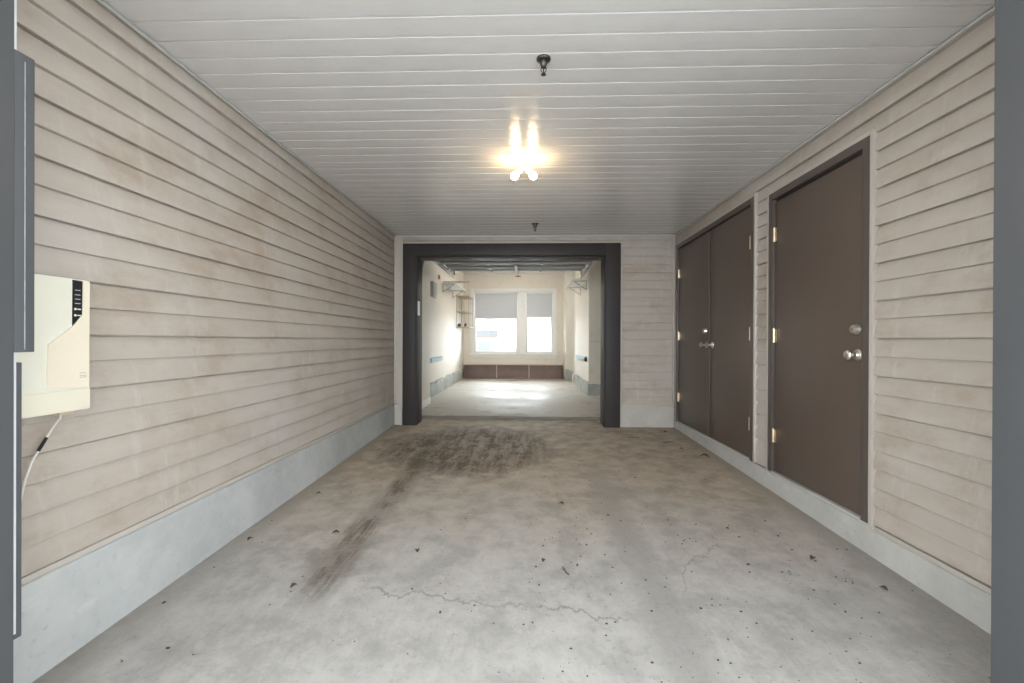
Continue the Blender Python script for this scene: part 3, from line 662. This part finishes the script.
# ------------------------------------------------------------------ front posts
pL = empty('post', (-1.75, 1.12, fz(1.1)), 'slate grey carport post at the left edge with a bolted latch board', 'post', 'carport posts')
B(-2.1, -1.50, .90, 1.242, -.2, 2.46, bev=.004).build('post_body', 'post', pL)
lb_ = B(-1.56, -1.502, 1.2425, 1.297, 1.092, 1.983, bev=.003).build('latch_board', 'post', pL)
B(-1.5018, -1.5002, 1.2685, 1.2705, 1.10, 1.96).build('worn_edge', 'wornedge', lb_)
B(-1.56, -1.506, 1.2425, 1.2515, .26, 1.091).build('edge_strip', 'postedge', pL)
B(-1.56, -1.506, 1.2425, 1.2515, 1.984, 2.45).build('edge_strip', 'postedge', pL)
B(-1.58, -1.512, 1.2518, 1.272, .24, 1.062, bev=.003).build('lower_board', 'post', pL)
pR = empty('post', (1.75, 1.15, fz(1.1)), 'slate grey carport post at the right edge of the view', 'post', 'carport posts')
B(1.475, 2.15, .95, 1.443, -.2, 2.46, bev=.005).build('post_body', 'post', pR)

# ------------------------------------------------------------------ leaves, twigs, grit on the slab
def leaf(x, y, s, a, label, group=None):
    z = fz(y)+.002; m = MB(); n = 7; s *= .72; ca, sa = math.cos(a), math.sin(a); rows = []
    for i in range(n):
        t = i/(n-1); wdt = s*.34*math.sin(math.pi*min(1, t*.92+.06))**.8; u = (t-.5)*s; lift = .012*math.sin(math.pi*t)*s/.06
        rows.append([(u*ca-v*sa+x, u*sa+v*ca+y, z+lift+abs(v)*.35) for v in (-wdt, -wdt*.45, 0, wdt*.5, wdt)])
    vs_ = [[m.bm.verts.new(p) for p in r] for r in rows]; lo = [[m.bm.verts.new((p[0], p[1], p[2]-.0012)) for p in r] for r in rows]
    for i in range(n-1):
        for k in range(4):
            m.bm.faces.new((vs_[i][k], vs_[i][k+1], vs_[i+1][k+1], vs_[i+1][k])); m.bm.faces.new((lo[i][k+1], lo[i][k], lo[i+1][k], lo[i+1][k+1]))
        m.bm.faces.new((vs_[i][0], vs_[i+1][0], lo[i+1][0], lo[i][0])); m.bm.faces.new((vs_[i+1][4], vs_[i][4], lo[i][4], lo[i+1][4]))
    tag(m.build('dry_leaf', 'leaf', origin=(x, y, z)), label, 'leaf', group)
def twig(x, y, s, a, label, group=None):
    z = fz(y)+.004; d = Vector((math.cos(a), math.sin(a), 0)); n = Vector((-d.y, d.x, 0)); c = Vector((x, y, z))
    m = MB().tube([c-d*s*.5, c-d*s*.15+n*s*.06, c+d*s*.2-n*s*.03, c+d*s*.5], [.0035, .0035, .003, .002], 6).tube([c+d*s*.05, c+d*s*.25+n*s*.18], [.0025, .0015], 5)
    tag(m.build('twig', 'twig', origin=(x, y, z)), label, 'twig', group)
leaf(1.79, 4.47, .13, 2.6, 'largest dry brown leaf on the slab below the double doors')
leaf(1.74, 5.55, .07, .5, 'small dark leaf at the far right corner by the double doors')
leaf(1.66, 4.75, .07, 2.9, 'small curled leaf left of the largest leaf')
twig(1.62, 5.05, .16, .4, 'bent dry twig on the slab before the double doors')
twig(1.28, 5.25, .14, .1, 'thin twig on the slab left of the double doors')
leaf(.10, 2.42, .045, 1.2, 'tiny dark leaf in the middle of the slab')
twig(.21, 2.32, .085, 1.9, 'short dark twig in the middle of the slab')
leaf(-.62, 2.50, .05, 1.9, 'small dark leaf right of the left wheel stain')
leaf(-1.14, 2.13, .05, 1.0, 'small black leaf beside the left wheel stain')
leaf(-1.18, 2.70, .06, .3, 'dark leaf scrap at the top of the left wheel stain')
leaf(.26, 3.22, .055, 2.6, 'small dark leaf on the slab below the ceiling light')
leaf(1.60, 2.50, .06, .6, 'dry leaf by the right kerb below the single door')
leaf(1.76, 2.22, .05, 2.0, 'dark leaf by the right kerb near the single door edge')
leaf(-1.66, 2.60, .05, 1.2, 'dark leaf scrap against the left kerb')
leaf(-1.60, 3.35, .045, .4, 'dark leaf scrap further along the left kerb')
m = MB(); rg = random.Random(11)
for k in range(420):
    x = rg.uniform(-1.72, 1.9); y = rg.uniform(1.35, 5.6)
    if rg.random() < .35: x = rg.uniform(.0, 1.9); y = rg.uniform(1.5, 3.0)
    s = rg.uniform(.003, .0085)*(1.6 if rg.random() < .12 else 1)
    s *= .62; m.ball((x, y, fz(y)+s*.25), s, (rg.uniform(.7, 1.7), rg.uniform(.7, 1.7), .45), 1)
tag(m.build('grit', 'grit'), 'scattered dark grit and leaf crumbs on the concrete slab', 'grit', kind='stuff')

# ------------------------------------------------------------------ houses across the street
def townhouse(x, label, porch):
    r = empty('townhouse', (x, 58, -.15), label, 'house', 'townhouses across the street')
    B(x-3.9, x+3.9, 55, 61, -.15, 8.5).build('wall', 'facade', r)
    m = MB(); m.prism([(x-3.9, 54.6, 8.5), (x-3.9, 61.4, 8.5), (x-3.9, 58, 10.8)], (7.8, 0, 0)); m.build('roof', 'roofgrey', r)
    for wx in (-2.5, 0, 2.5):
        for z in (2.9, 5.9):
            f_ = B(x+wx-.75, x+wx+.75, 54.93, 54.998, z, z+1.5, bev=.01).build('window_frame', 'white', r)
            B(x+wx-.65, x+wx+.65, 54.915, 54.929, z+.1, z+1.4).build('pane', 'farglass', f_)
    px_ = x+porch
    pb = B(px_-1.25, px_+1.25, 53.6, 54.99, -.15, 1.62).build('garage_bay', 'brick', r)
    B(px_-.85, px_+.55, 53.56, 53.599, -.05, .95).build('bay_window', 'farglass', pb)
    m = MB(); m.prism([(px_-1.4, 53.4, 1.62), (px_-1.4, 54.99, 1.62), (px_-1.4, 54.99, 2.42)], (2.8, 0, 0)); m.build('porch_roof', 'roofgrey', r)
townhouse(-4.4, 'pale townhouse with a brick bay seen through the left garage window pane', -.6)
townhouse(3.5, 'pale townhouse across the street seen through the right garage window pane', 2.4)
townhouse(-12.4, 'pale townhouse across the street further left', -.6)
townhouse(11.4, 'pale townhouse across the street further right', .8)
